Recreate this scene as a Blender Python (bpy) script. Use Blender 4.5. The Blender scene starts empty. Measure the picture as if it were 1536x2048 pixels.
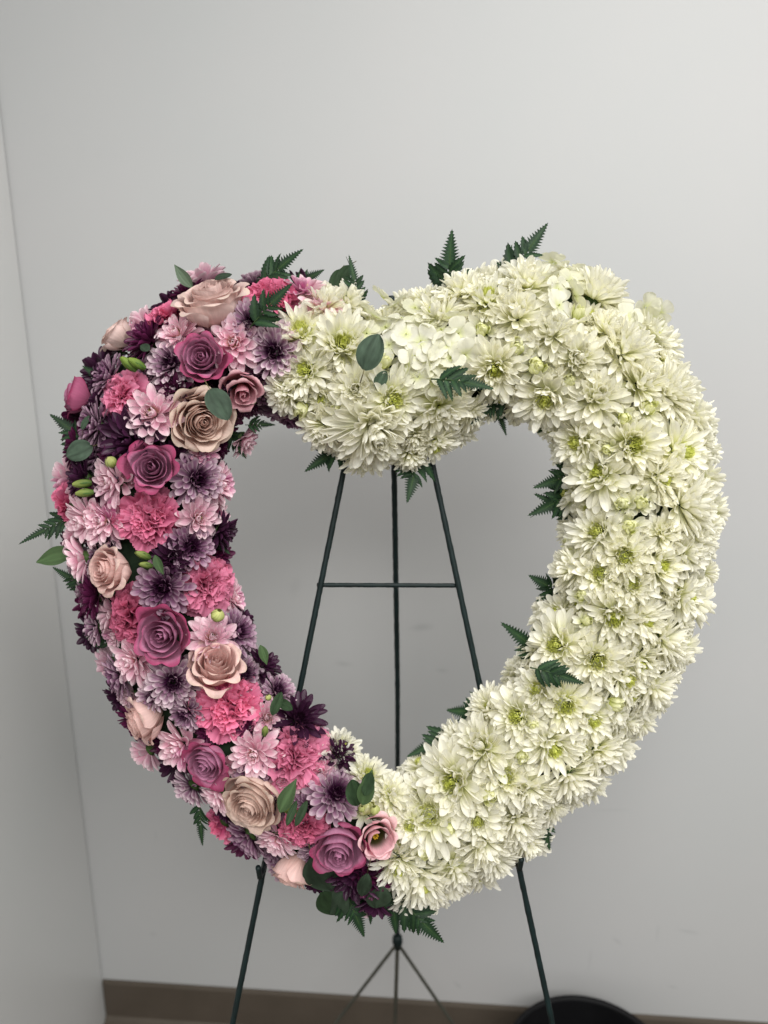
import bpy, math, random
from mathutils import Vector, Matrix, Euler
import numpy as np

random.seed(11)
rng = np.random.default_rng(11)
scene = bpy.context.scene
COL = scene.collection
R = math.radians
PI = math.pi

# ------------------------------------------------------------------ camera
PITCH = R(15.0)
CAM_H = 1.45
D = 0.857            # metres from the lens to the wreath's plane
F = 1539.0           # focal length in photograph pixels (1536 x 2048)
cam_d = bpy.data.cameras.new('camera')
cam = bpy.data.objects.new('camera', cam_d)
COL.objects.link(cam)
cam.location = (0, 0, CAM_H)
cam.rotation_euler = (R(90) - PITCH, 0, 0)
cam_d.sensor_fit = 'VERTICAL'
cam_d.sensor_height = 34.6
cam_d.sensor_width = 25.95
cam_d.lens = 26.0
cam_d.clip_start = 0.02
cam_d.clip_end = 60
cam_d.dof.use_dof = True
cam_d.dof.focus_distance = 0.80
cam_d.dof.aperture_fstop = 3.0
scene.camera = cam

# ------------------------------------------------------------------ light
world = bpy.data.worlds.new('World')
scene.world = world
world.use_nodes = True
bg = world.node_tree.nodes['Background']
bg.inputs[0].default_value = (0.88, 0.90, 0.90, 1)
bg.inputs[1].default_value = 0.36


def ceiling_panel(loc, sx, sy, power, col=(1.0, 0.985, 0.955)):
    l = bpy.data.lights.new('ceiling_light', 'AREA')
    l.shape = 'RECTANGLE'
    l.size = sx
    l.size_y = sy
    l.energy = power
    l.color = col
    o = bpy.data.objects.new('ceiling_light', l)
    COL.objects.link(o)
    o.location = loc
    return o


ceiling_panel((0.65, 0.10, 2.62), 1.2, 0.6, 24)
ceiling_panel((0.45, -1.15, 2.5), 2.0, 1.2, 74)
scene.view_settings.view_transform = 'Standard'
scene.view_settings.look = 'None'
scene.view_settings.gamma = 1
scene.view_settings.use_curve_mapping = False
scene.view_settings.exposure = 0.2
scene.cycles.use_denoising = True
scene.cycles.max_bounces = 12
scene.cycles.diffuse_bounces = 8
scene.cycles.transmission_bounces = 6
scene.cycles.sample_clamp_indirect = 4

# ------------------------------------------------------------------ helpers
def S(r, g, b, k=1.0):
    """sRGB 0-255 -> linear"""
    def f(c):
        c /= 255.0
        return (c / 12.92 if c <= 0.04045 else ((c + 0.055) / 1.055) ** 2.4) * k
    return np.array((f(r), f(g), f(b)))


def lerp(a, b, t):
    return a + (b - a) * t


def sstep(a, b, x):
    t = min(1, max(0, (x - a) / (b - a)))
    return t * t * (3 - 2 * t)


class MB:
    """collects faces with a pigment colour and a petal uv (across, along)"""
    def __init__(self):
        self.v, self.f, self.c, self.uv = [], [], [], []

    def grid(self, pts, cols, uvs, nu, nv):
        b = len(self.v)
        self.v += pts
        self.c += cols
        self.uv += uvs
        for j in range(nv - 1):
            for i in range(nu - 1):
                a = b + j * nu + i
                self.f.append((a, a + 1, a + nu + 1, a + nu))

    def tube(self, path, rad, n=8, col=(0.1, 0.1, 0.1), cap=True, bump=0.0):
        b = len(self.v)
        m = len(path)
        path = [Vector(p) for p in path]
        for i, p in enumerate(path):
            d = (path[min(i + 1, m - 1)] - path[max(i - 1, 0)]).normalized()
            a = d.orthogonal().normalized() if i == 0 else (pa - d * pa.dot(d)).normalized()
            pa = a
            c = d.cross(a)
            r = rad[i] if hasattr(rad, '__len__') else rad
            for k in range(n):
                th = 2 * PI * k / n
                rr = r * (1 + bump * random.uniform(-1, 1))
                self.v.append(tuple(p + (a * math.cos(th) + c * math.sin(th)) * rr))
                self.c.append(tuple(col))
                self.uv.append((k / n, i / m))
        for i in range(m - 1):
            for k in range(n):
                k2 = (k + 1) % n
                self.f.append((b + i * n + k, b + i * n + k2, b + (i + 1) * n + k2, b + (i + 1) * n + k))
        if cap:
            self.f.append(tuple(b + k for k in range(n))[::-1])
            self.f.append(tuple(b + (m - 1) * n + k for k in range(n)))

    def box(self, lo, hi, col=(0.5, 0.5, 0.5)):
        b = len(self.v)
        for z in (lo[2], hi[2]):
            for x, y in ((lo[0], lo[1]), (hi[0], lo[1]), (hi[0], hi[1]), (lo[0], hi[1])):
                self.v.append((x, y, z))
                self.c.append(tuple(col))
                self.uv.append((x, y))
        for q in ((0, 3, 2, 1), (4, 5, 6, 7), (0, 1, 5, 4), (1, 2, 6, 5), (2, 3, 7, 6), (3, 0, 4, 7)):
            self.f.append(tuple(b + i for i in q))

    def mesh(self, name, mat, smooth=True):
        me = bpy.data.meshes.new(name)
        me.from_pydata([tuple(p) for p in self.v], [], self.f)
        at = me.color_attributes.new('pigment', 'FLOAT_COLOR', 'POINT')
        arr = np.ones((len(self.v), 4), dtype=np.float32)
        arr[:, :3] = np.clip(np.array(self.c, dtype=np.float32).reshape(-1, 3), 0.001, 0.95)
        at.data.foreach_set('color', arr.ravel())
        uvl = me.uv_layers.new(name='petal')
        li = np.zeros(len(me.loops), dtype=np.int32)
        me.loops.foreach_get('vertex_index', li)
        uvl.data.foreach_set('uv', np.array(self.uv, dtype=np.float32)[li].ravel())
        me.materials.append(mat)
        if smooth:
            me.polygons.foreach_set('use_smooth', np.ones(len(me.polygons), dtype=bool))
        me.update()
        return me


def link(name, me, parent=None):
    o = bpy.data.objects.new(name, me)
    COL.objects.link(o)
    if parent is not None:
        o.parent = parent
    return o


def tag(o, label=None, cat=None, kind=None, group=None):
    if label: o['label'] = label
    if cat: o['category'] = cat
    if kind: o['kind'] = kind
    if group: o['group'] = group
    return o


# ------------------------------------------------------------------ materials
def new_mat(name):
    m = bpy.data.materials.new(name)
    m.use_nodes = True
    nt = m.node_tree
    nt.nodes.clear()
    out = nt.nodes.new('ShaderNodeOutputMaterial')
    return m, nt, out


def petal_mat(name, transl=0.28, rough=0.5, spec=0.3, vein=0.25, vein_scale=9.0, var=0.12, streak=0.12, tcol=(1, 1, 1), blotch=0.06):
    m, nt, out = new_mat(name)
    N = nt.nodes.new
    L = nt.links.new
    at = N('ShaderNodeAttribute'); at.attribute_name = 'pigment'
    uv = N('ShaderNodeUVMap'); uv.uv_map = 'petal'
    mp = N('ShaderNodeMapping'); mp.inputs['Scale'].default_value = (vein_scale, 1.2, 1)
    oi = N('ShaderNodeObjectInfo')
    L(uv.outputs[0], mp.inputs[0])
    nz = N('ShaderNodeTexNoise'); nz.inputs['Scale'].default_value = 1.0; nz.inputs['Detail'].default_value = 3
    nz.noise_dimensions = '4D'
    L(mp.outputs[0], nz.inputs['Vector']); L(oi.outputs['Random'], nz.inputs['W'])
    mr = N('ShaderNodeMapRange'); mr.inputs[1].default_value = 0.3; mr.inputs[2].default_value = 0.7
    mr.inputs[3].default_value = 1 - streak; mr.inputs[4].default_value = 1 + streak * 0.5
    L(nz.outputs['Fac'], mr.inputs[0])
    mr2 = N('ShaderNodeMapRange'); mr2.inputs[3].default_value = 1 - var; mr2.inputs[4].default_value = 1.0 + var * 0.3
    L(oi.outputs['Random'], mr2.inputs[0])
    mu = N('ShaderNodeMath'); mu.operation = 'MULTIPLY'
    L(mr.outputs[0], mu.inputs[0]); L(mr2.outputs[0], mu.inputs[1])
    nl = N('ShaderNodeTexNoise'); nl.inputs['Scale'].default_value = 1.7; nl.inputs['Detail'].default_value = 4; nl.noise_dimensions = '4D'
    L(uv.outputs[0], nl.inputs['Vector']); L(oi.outputs['Random'], nl.inputs['W'])
    mr3 = N('ShaderNodeMapRange'); mr3.inputs[1].default_value = .3; mr3.inputs[2].default_value = .6
    mr3.inputs[3].default_value = 1 - blotch; mr3.inputs[4].default_value = 1.04
    L(nl.outputs['Fac'], mr3.inputs[0])
    mu0 = mu
    mu = N('ShaderNodeMath'); mu.operation = 'MULTIPLY'
    L(mu0.outputs[0], mu.inputs[0]); L(mr3.outputs[0], mu.inputs[1])
    vm = N('ShaderNodeVectorMath'); vm.operation = 'SCALE'
    L(at.outputs['Color'], vm.inputs[0]); L(mu.outputs[0], vm.inputs['Scale'])
    bp = N('ShaderNodeBump'); bp.inputs['Strength'].default_value = vein; bp.inputs['Distance'].default_value = 0.002
    L(nz.outputs['Fac'], bp.inputs['Height'])
    pr = N('ShaderNodeBsdfPrincipled')
    pr.inputs['Roughness'].default_value = rough
    pr.inputs['Specular IOR Level'].default_value = spec
    L(vm.outputs[0], pr.inputs['Base Color']); L(bp.outputs[0], pr.inputs['Normal'])
    tr = N('ShaderNodeBsdfTranslucent')
    ts = N('ShaderNodeVectorMath'); ts.operation = 'MULTIPLY'; ts.inputs[1].default_value = tcol
    L(vm.outputs[0], ts.inputs[0]); L(ts.outputs[0], tr.inputs['Color']); L(bp.outputs[0], tr.inputs['Normal'])
    mx = N('ShaderNodeMixShader'); mx.inputs[0].default_value = transl
    L(pr.outputs[0], mx.inputs[1]); L(tr.outputs[0], mx.inputs[2])
    L(mx.outputs[0], out.inputs[0])
    return m


def plain_mat(name, col, rough=0.5, spec=0.5, noise=0.0, nscale=40, bump=0.0, bscale=300, metal=0.0):
    m, nt, out = new_mat(name)
    N = nt.nodes.new
    L = nt.links.new
    pr = N('ShaderNodeBsdfPrincipled')
    pr.inputs['Roughness'].default_value = rough
    pr.inputs['Specular IOR Level'].default_value = spec
    pr.inputs['Metallic'].default_value = metal
    tc = N('ShaderNodeTexCoord')
    nz = N('ShaderNodeTexNoise'); nz.inputs['Scale'].default_value = nscale; nz.inputs['Detail'].default_value = 5
    L(tc.outputs['Object'], nz.inputs['Vector'])
    rp = N('ShaderNodeValToRGB')
    c = np.array(col)
    rp.color_ramp.elements[0].position = 0.3
    rp.color_ramp.elements[1].position = 0.7
    rp.color_ramp.elements[0].color = (*(c * (1 - noise)), 1)
    rp.color_ramp.elements[1].color = (*np.minimum(c * (1 + noise), 1), 1)
    L(nz.outputs['Fac'], rp.inputs[0])
    L(rp.outputs[0], pr.inputs['Base Color'])
    if bump:
        n2 = N('ShaderNodeTexNoise'); n2.inputs['Scale'].default_value = bscale; n2.inputs['Detail'].default_value = 3
        L(tc.outputs['Object'], n2.inputs['Vector'])
        bp = N('ShaderNodeBump'); bp.inputs['Strength'].default_value = bump; bp.inputs['Distance'].default_value = 0.001
        L(n2.outputs['Fac'], bp.inputs['Height']); L(bp.outputs[0], pr.inputs['Normal'])
    L(pr.outputs[0], out.inputs[0])
    return m


M = {}
M['white_petal'] = petal_mat('white_petal', 0.46, 0.5, 0.3, 0.22, 6, .06, .06, (1.0, 1.0, .88))
M['pink_petal'] = petal_mat('pink_petal', 0.32, 0.5, 0.3, 0.22, 6, .10, .08)
M['dark_petal'] = petal_mat('dark_petal', 0.12, 0.45, 0.4, 0.3, 7, 0.25)
M['rose_petal'] = petal_mat('rose_petal', 0.34, 0.6, 0.18, 0.3, 16, 0.10, 0.14, (1, .96, .95), .10)
M['carnation_petal'] = petal_mat('carnation_petal', 0.36, 0.65, 0.15, 0.25, 12, 0.15, 0.12)
M['leaf'] = petal_mat('leaf', 0.15, 0.5, 0.2, 0.35, 6, 0.25, 0.25)
M['eucalyptus'] = petal_mat('eucalyptus', 0.08, 0.65, 0.15, 0.4, 4, 0.3, 0.4, (1, 1, 1), .3)
M['foam'] = plain_mat('foam', (0.012, 0.022, 0.012), 0.9, 0.1, 0.5, 60, 0.6, 200)
M['wire'] = plain_mat('wire', S(13, 28, 28), 0.5, 0.25, 0.3, 60, 0.25, 260)
M['thin_wire'] = plain_mat('thin_wire', S(58, 58, 50), 0.5, 0.5, 0.2, 50)
M['bin'] = plain_mat('bin', S(13, 13, 15), 0.65, 0.2, 0.2, 20, 0.2, 400)
M['bin_liner'] = plain_mat('bin_liner', S(14, 14, 16), 0.35, 0.4, 0.2, 30, 0.3, 60)
M['baseboard'] = plain_mat('baseboard', S(84, 76, 67), 0.5, 0.3, 0.08, 15, 0.05, 200)


def wall_mat(name, col, rough, scuffs=()):
    """painted wall: faint roller texture, uneven coat, a few grey scuffs with shapes of their own"""
    m, nt, out = new_mat(name)
    N = nt.nodes.new
    L = nt.links.new
    pr = N('ShaderNodeBsdfPrincipled')
    pr.inputs['Roughness'].default_value = rough
    pr.inputs['Specular IOR Level'].default_value = 0.35
    tc = N('ShaderNodeTexCoord')
    nz = N('ShaderNodeTexNoise'); nz.inputs['Scale'].default_value = 2.2; nz.inputs['Detail'].default_value = 4
    L(tc.outputs['Object'], nz.inputs['Vector'])
    rp = N('ShaderNodeValToRGB')
    c = np.array(col)
    rp.color_ramp.elements[0].position = 0.3
    rp.color_ramp.elements[1].position = 0.7
    rp.color_ramp.elements[0].color = (*(c * np.array((0.965, 0.975, 0.97))), 1)
    rp.color_ramp.elements[1].color = (*(c * np.array((1.01, 0.995, 0.99))), 1)
    L(nz.outputs['Fac'], rp.inputs[0])
    colour = rp.outputs[0]
    nb = N('ShaderNodeTexNoise'); nb.inputs['Scale'].default_value = 28; nb.inputs['Detail'].default_value = 3
    L(tc.outputs['Object'], nb.inputs['Vector'])
    for (x, z, sx, sz, rot, amt) in scuffs:
        mp = N('ShaderNodeMapping'); mp.vector_type = 'TEXTURE'
        mp.inputs['Location'].default_value = (x, 0, z)
        mp.inputs['Rotation'].default_value = (0, rot, 0)
        mp.inputs['Scale'].default_value = (sx, 10, sz)
        L(tc.outputs['Object'], mp.inputs[0])
        ln = N('ShaderNodeVectorMath'); ln.operation = 'LENGTH'
        L(mp.outputs[0], ln.inputs[0])
        ad = N('ShaderNodeMath'); ad.operation = 'ADD'
        L(ln.outputs['Value'], ad.inputs[0]); L(nb.outputs['Fac'], ad.inputs[1])
        mr = N('ShaderNodeMapRange'); mr.interpolation_type = 'SMOOTHSTEP'
        mr.inputs[1].default_value = 0.55; mr.inputs[2].default_value = 1.45
        mr.inputs[3].default_value = amt; mr.inputs[4].default_value = 0
        L(ad.outputs[0], mr.inputs[0])
        mx = N('ShaderNodeMix'); mx.data_type = 'RGBA'
        mx.inputs[7].default_value = (0.16, 0.17, 0.18, 1)
        L(mr.outputs[0], mx.inputs[0]); L(colour, mx.inputs[6])
        colour = mx.outputs[2]
    L(colour, pr.inputs['Base Color'])
    n2 = N('ShaderNodeTexNoise'); n2.inputs['Scale'].default_value = 170; n2.inputs['Detail'].default_value = 2
    L(tc.outputs['Object'], n2.inputs['Vector'])
    bp = N('ShaderNodeBump'); bp.inputs['Strength'].default_value = 0.06; bp.inputs['Distance'].default_value = 0.001
    L(n2.outputs['Fac'], bp.inputs['Height']); L(bp.outputs[0], pr.inputs['Normal'])
    L(pr.outputs[0], out.inputs[0])
    return m


def floor_mat():
    m, nt, out = new_mat('floor_vinyl')
    N = nt.nodes.new
    L = nt.links.new
    pr = N('ShaderNodeBsdfPrincipled'); pr.inputs['Roughness'].default_value = 0.45
    tc = N('ShaderNodeTexCoord')
    mp = N('ShaderNodeMapping'); mp.inputs['Scale'].default_value = (2, 22, 1)
    L(tc.outputs['Object'], mp.inputs[0])
    nz = N('ShaderNodeTexNoise'); nz.inputs['Scale'].default_value = 2.5; nz.inputs['Detail'].default_value = 6
    L(mp.outputs[0], nz.inputs['Vector'])
    rp = N('ShaderNodeValToRGB')
    rp.color_ramp.elements[0].position = 0.35; rp.color_ramp.elements[1].position = 0.7
    rp.color_ramp.elements[0].color = (0.06, 0.042, 0.03, 1)
    rp.color_ramp.elements[1].color = (0.15, 0.11, 0.08, 1)
    L(nz.outputs['Fac'], rp.inputs[0]); L(rp.outputs[0], pr.inputs['Base Color'])
    L(pr.outputs[0], out.inputs[0])
    return m


# ------------------------------------------------------------------ the place
CAMV = Vector((0, 0, CAM_H))
FWD = Vector((0, math.cos(PITCH), -math.sin(PITCH)))
UP = Vector((0, math.sin(PITCH), math.cos(PITCH)))
RIGHT = Vector((1, 0, 0))


def ray(x, y):
    return FWD + RIGHT * ((x - 768) / F) - UP * ((y - 1024) / F)


def on_floor_height(x, y, h):
    r = ray(x, y)
    return CAMV + r * ((h - CAM_H) / r.z)


# back wall: a vertical plane through the foot of the wall, turned a few degrees
P0 = on_floor_height(214, 2034, 0.0)                  # corner at the floor
WYAW = R(-4.3)
wx = Vector((math.cos(WYAW), math.sin(WYAW), 0))      # along the wall to the right
wn = Vector((math.sin(WYAW), -math.cos(WYAW), 0))     # towards the camera


def wall_uv(x, y):
    r = ray(x, y)
    t = (P0 - CAMV).dot(wn) / r.dot(wn)
    q = CAMV + r * t - P0
    return q.dot(wx), q.z


scuffs = []
for (x, y, a, b, rot, amt) in ((690, 1328, .026, .008, .05, .16), (842, 1255, .030, .010, -.1, .20), (884, 1341, .018, .007, .1, .2),
                               (1235, 1883, .018, .006, .7, .16), (1375, 1863, .032, .006, .15, .16), (1345, 1974, .016, .006, .1, .15),
                               (1315, 1865, .005, .03, 0, .10), (1180, 1920, .005, .04, .05, .09), (915, 1970, .016, .006, .8, .14),
                               (590, 1175, .014, .03, .2, .08), (1225, 1620, .05, .004, -.08, .10), (305, 1868, .012, .008, 0, .10),
                               (312, 1672, .006, .016, .1, .07)):
    u_, z_ = wall_uv(x, y)
    scuffs.append((u_, z_, a, b, rot, amt))
M['wall'] = wall_mat('wall_paint', (0.505, 0.512, 0.515), 0.55, scuffs)
M['side_wall'] = wall_mat('side_wall_paint', (0.63, 0.635, 0.63), 0.32)
M['floor'] = floor_mat()

RZ = math.atan2(wx.y, wx.x)
b = MB(); b.box((-0.12, 0, -0.02), (3.2, 0.1, 2.7))
wall = link('wall_back', b.mesh('wall_back', M['wall'], False)); wall.location = P0; wall.rotation_euler.z = RZ
tag(wall, 'plain off-white painted wall behind the wreath with faint grey scuffs', kind='structure')
b = MB()
prof = [(0, 0), (-0.016, 0), (-0.012, 0.006), (-0.0065, 0.012), (-0.006, 0.094), (-0.003, 0.1), (0, 0.1)]
for xx in (0.002, 3.2):
    for (py, pz) in prof:
        b.v.append((xx, py - 0.0005, pz)); b.c.append((.2, .17, .14)); b.uv.append((xx, pz))
n = len(prof)
for i in range(n - 1):
    b.f.append((i, i + 1, n + i + 1, n + i))
bb = link('baseboard', b.mesh('baseboard', M['baseboard'], False), wall)
b = MB(); b.box((-0.1, -3.0, -0.02), (0.0, -0.003, 2.7))
swall = link('wall_left', b.mesh('wall_left', M['side_wall'], False)); swall.location = P0; swall.rotation_euler.z = RZ
tag(swall, 'smooth pale side wall at the left edge, meeting the back wall', kind='structure')
b = MB(); b.box((-0.1, -3.2, -0.06), (3.2, 0.1, -0.001))
fl = link('floor', b.mesh('floor', M['floor'], False)); fl.location = P0; fl.rotation_euler.z = RZ
tag(fl, 'dark brown floor at the foot of the wall', kind='structure')

# ------------------------------------------------------------------ wreath frame
def uvw(x, y, w):
    """photo pixel + metres in front of the wreath's plane -> coordinates in the leaning plane"""
    d = D - w
    return Vector(((x - 768) / F * d, -w, -(y - 1024) / F * d))


O0 = uvw(790, 1830, 0)
PLANE = Matrix.Translation(CAMV + FWD * D) @ Matrix.Rotation(-PITCH, 4, 'X')


def new_root(name, local):
    o = bpy.data.objects.new(name, None)
    o.empty_display_size = 0.05
    COL.objects.link(o)
    o.matrix_world = PLANE @ Matrix.Translation(local)
    return o


wreath = new_root('heart_wreath', O0)
tag(wreath, 'heart-shaped flower wreath, half pink and purple, half white, hung on a wire easel', 'wreath')

# centre line of the heart in photo pixels, with half width of the band
CL = [(775, 772, 172), (690, 745, 165), (610, 712, 160), (530, 690, 162), (450, 700, 165), (375, 745, 168), (325, 815, 172), (295, 900, 175),
      (288, 1000, 178), (298, 1100, 176), (318, 1200, 172), (355, 1310, 168), (415, 1415, 165), (490, 1500, 162), (570, 1575, 158),
      (650, 1630, 155), (730, 1670, 155), (790, 1690, 155), (850, 1668, 155), (930, 1620, 155), (1010, 1555, 152), (1085, 1480, 155), (1155, 1395, 160),
      (1215, 1295, 163), (1258, 1200, 165), (1278, 1100, 166), (1285, 990, 166), (1270, 890, 168), (1220, 790, 170), (1145, 715, 170),
      (1055, 682, 168), (965, 695, 160), (870, 735, 162)]
PX = 1.0 / 1800.0


def catmull(P, n):
    res = []
    m = len(P)
    for i in range(m):
        p0, p1, p2, p3 = (np.array(P[(i + k) % m], float) for k in (-1, 0, 1, 2))
        for j in range(n):
            t = j / n
            res.append(0.5 * ((2 * p1) + (-p0 + p2) * t + (2 * p0 - 5 * p1 + 4 * p2 - p3) * t * t + (-p0 + 3 * p1 - 3 * p2 + p3) * t ** 3))
    return np.array(res)


CC = catmull(CL, 8)
TAN = np.roll(CC[:, :2], -1, 0) - np.roll(CC[:, :2], 1, 0)
TAN /= np.linalg.norm(TAN, axis=1)[:, None]
# the line runs counter-clockwise on the screen from the cleft through the left lobe; outward is to the right of travel
OUTW = np.stack([-TAN[:, 1], TAN[:, 0]], 1)
ctr = np.array((790, 1150.0))
if np.mean(np.sum(OUTW * (CC[:, :2] - ctr), 1)) < 0:
    OUTW = -OUTW

# foam ring
b = MB()
nr = 14
m = len(CC)
for i in range(m):
    x, y, h = CC[i]
    o = OUTW[i]
    rr = (h - 62)
    for k in range(nr):
        a = 2 * PI * k / nr
        q = uvw(x + o[0] * rr * math.sin(a), y + o[1] * rr * math.sin(a), 0.0) + Vector((0, -max(-0.02, rr * PX * 0.8 * math.cos(a)), 0))
        b.v.append(tuple(q - O0)); b.c.append((.02, .03, .02)); b.uv.append((k / nr, i / m))
for i in range(m):
    for k in range(nr):
        b.f.append((i * nr + k, i * nr + (k + 1) % nr, ((i + 1) % m) * nr + (k + 1) % nr, ((i + 1) % m) * nr + k))
tag(link('foam_ring', b.mesh('foam_ring', M['foam']), wreath), 'dark green foam heart frame between the flowers')

DEPTH_K = 0.82


def surf(x, y, h_px=0.0, amax=100):
    """visible centre of a bloom at photo pixel (x, y): its place and facing on the band's rounded front"""
    dd = np.hypot(CC[:, 0] - x, CC[:, 1] - y)
    i = int(np.argmin(dd))
    H = CC[i, 2] - 8
    o = OUTW[i]
    e = (x - CC[i, 0]) * o[0] + (y - CC[i, 1]) * o[1]
    a = math.asin(max(-1, min(1, e / H)))
    return place(i, a, x=x, y=y)


def place(i, a, x=None, y=None, shrink=0.0):
    H = CC[i, 2] - 8 - shrink
    o = OUTW[i]
    w = H * PX * DEPTH_K * math.cos(a)
    if x is None:
        x = CC[i, 0] + o[0] * H * math.sin(a)
        y = CC[i, 1] + o[1] * H * math.sin(a)
    nrm = Vector((o[0] * math.sin(a), -math.cos(a), -o[1] * math.sin(a))).normalized()
    return uvw(x, y, w), nrm, w


# ------------------------------------------------------------------ petals
def petal(mb, az, r0, z0, Ln, W, elev, curl, cup, colf, nu=7, nv=9, twist=0.0, tip=0.0, base=0.32, ridge=0.0, wave=0.0, roll=0.0, spoon=False):
    """one narrow petal: az round the axis, elev above the flower's plane, curl upwards along its length"""
    pts, cols, uvs = [], [], []
    x, z = 0.0, 0.0
    ca, sa = math.cos(az), math.sin(az)
    ph = random.uniform(0, 6.28)
    tp = 0.0
    for j in range(nv):
        t = 1 - (1 - j / (nv - 1)) ** 1.55           # rows crowd towards the rounded tip
        ang = elev + curl * t
        if j:
            dl = Ln * (t - tp)
            tp = t
            x += math.cos(ang) * dl
            z += math.sin(ang) * dl
        k0 = .82 if spoon else .68
        wd = base + (1 - base) * sstep(0, .85 if spoon else .62, t)
        if t > k0:
            q = (t - k0) / (1 - k0)
            wd *= math.sqrt(max(0.0, 1 - q ** 2.5 * 0.96)) * (1 - tip * q)
        wd *= W
        nx, nz = -math.sin(ang), math.cos(ang)
        tw = twist * t + roll
        for i in range(nu):
            s = -1 + 2 * i / (nu - 1)
            yy = s * wd
            up = cup * wd * (s * s) + ridge * W * (math.cos(s * PI * 1.5) * 0.5) * sstep(0, .3, t) + wave * W * t * math.sin(ph + s * 3 + t * 5)
            y2 = yy * math.cos(tw) - up * math.sin(tw)
            u2 = yy * math.sin(tw) + up * math.cos(tw)
            px, py, pz = r0 + x + nx * u2, y2, z0 + z + nz * u2
            pts.append((px * ca - py * sa, px * sa + py * ca, pz))
            cols.append(colf(t, s))
            uvs.append((s * 0.5 + 0.5 + ph, t + ph))
    mb.grid(pts, cols, uvs, nu, nv)


def ring(mb, n, r0, z0, Ln, W, elev, curl, cup, colf, jit=1.0, off=None, **kw):
    off = random.uniform(0, 6.28) if off is None else off
    for k in range(n):
        az = off + 2 * PI * (k + random.uniform(-.28, .28) * jit) / n
        cj = random.uniform(0.94, 1.0)
        petal(mb, az, r0, z0 + random.uniform(-.02, .02), Ln * random.uniform(1 - .13 * jit, 1 + .07 * jit), W * random.uniform(.86, 1.12),
              elev + R(random.gauss(0, 6.5 * jit)), curl + R(random.gauss(0, 10 * jit)), cup * random.uniform(.6, 1.4),
              (lambda t, s, cj=cj, az=az: colf(t, s, az) * cj), roll=R(random.gauss(0, 11 * jit)), twist=R(random.gauss(0, 12 * jit)), **kw)


def dome_florets(mb, n, rad, z0, hgt, Ln, W, colf, lean=0.9, curl=0.9):
    for k in range(n):
        f = math.sqrt((k + .5) / n)
        az = k * 2.39996 + random.uniform(-.1, .1)
        el = R(90) - lean * f * R(60)
        c = colf(f)
        petal(mb, az, rad * f, z0 + hgt * (1 - f * f), Ln * random.uniform(.8, 1.15), W, el, curl * random.uniform(.6, 1.2) * (0.3 + f), 0.8,
              (lambda t, s, c=c: lerp(c * 0.85, c, t)), nu=3, nv=5, base=.6)


def calyx_mesh(col=(0.06, 0.11, 0.03)):
    mb = MB()
    for j, (r, z) in enumerate(((.05, -.75), (.06, -.3), (.2, -.16), (.3, -.02), (.22, .05))):
        for k in range(10):
            a = 2 * PI * k / 10
            mb.v.append((r * math.cos(a), r * math.sin(a), z)); mb.c.append(col); mb.uv.append((k / 10, j / 4))
    for j in range(4):
        for k in range(10):
            mb.f.append((j * 10 + k, j * 10 + (k + 1) % 10, (j + 1) * 10 + (k + 1) % 10, (j + 1) * 10 + k))
    return mb.mesh('calyx', M['leaf'])


CALYX = calyx_mesh()
WHITE = np.array((0.95, 0.934, 0.855))
CREAM = np.array((0.86, 0.86, 0.48))
YG = np.array((0.80, 0.84, 0.19))
GREEN = np.array((0.56, 0.64, 0.12))


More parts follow.
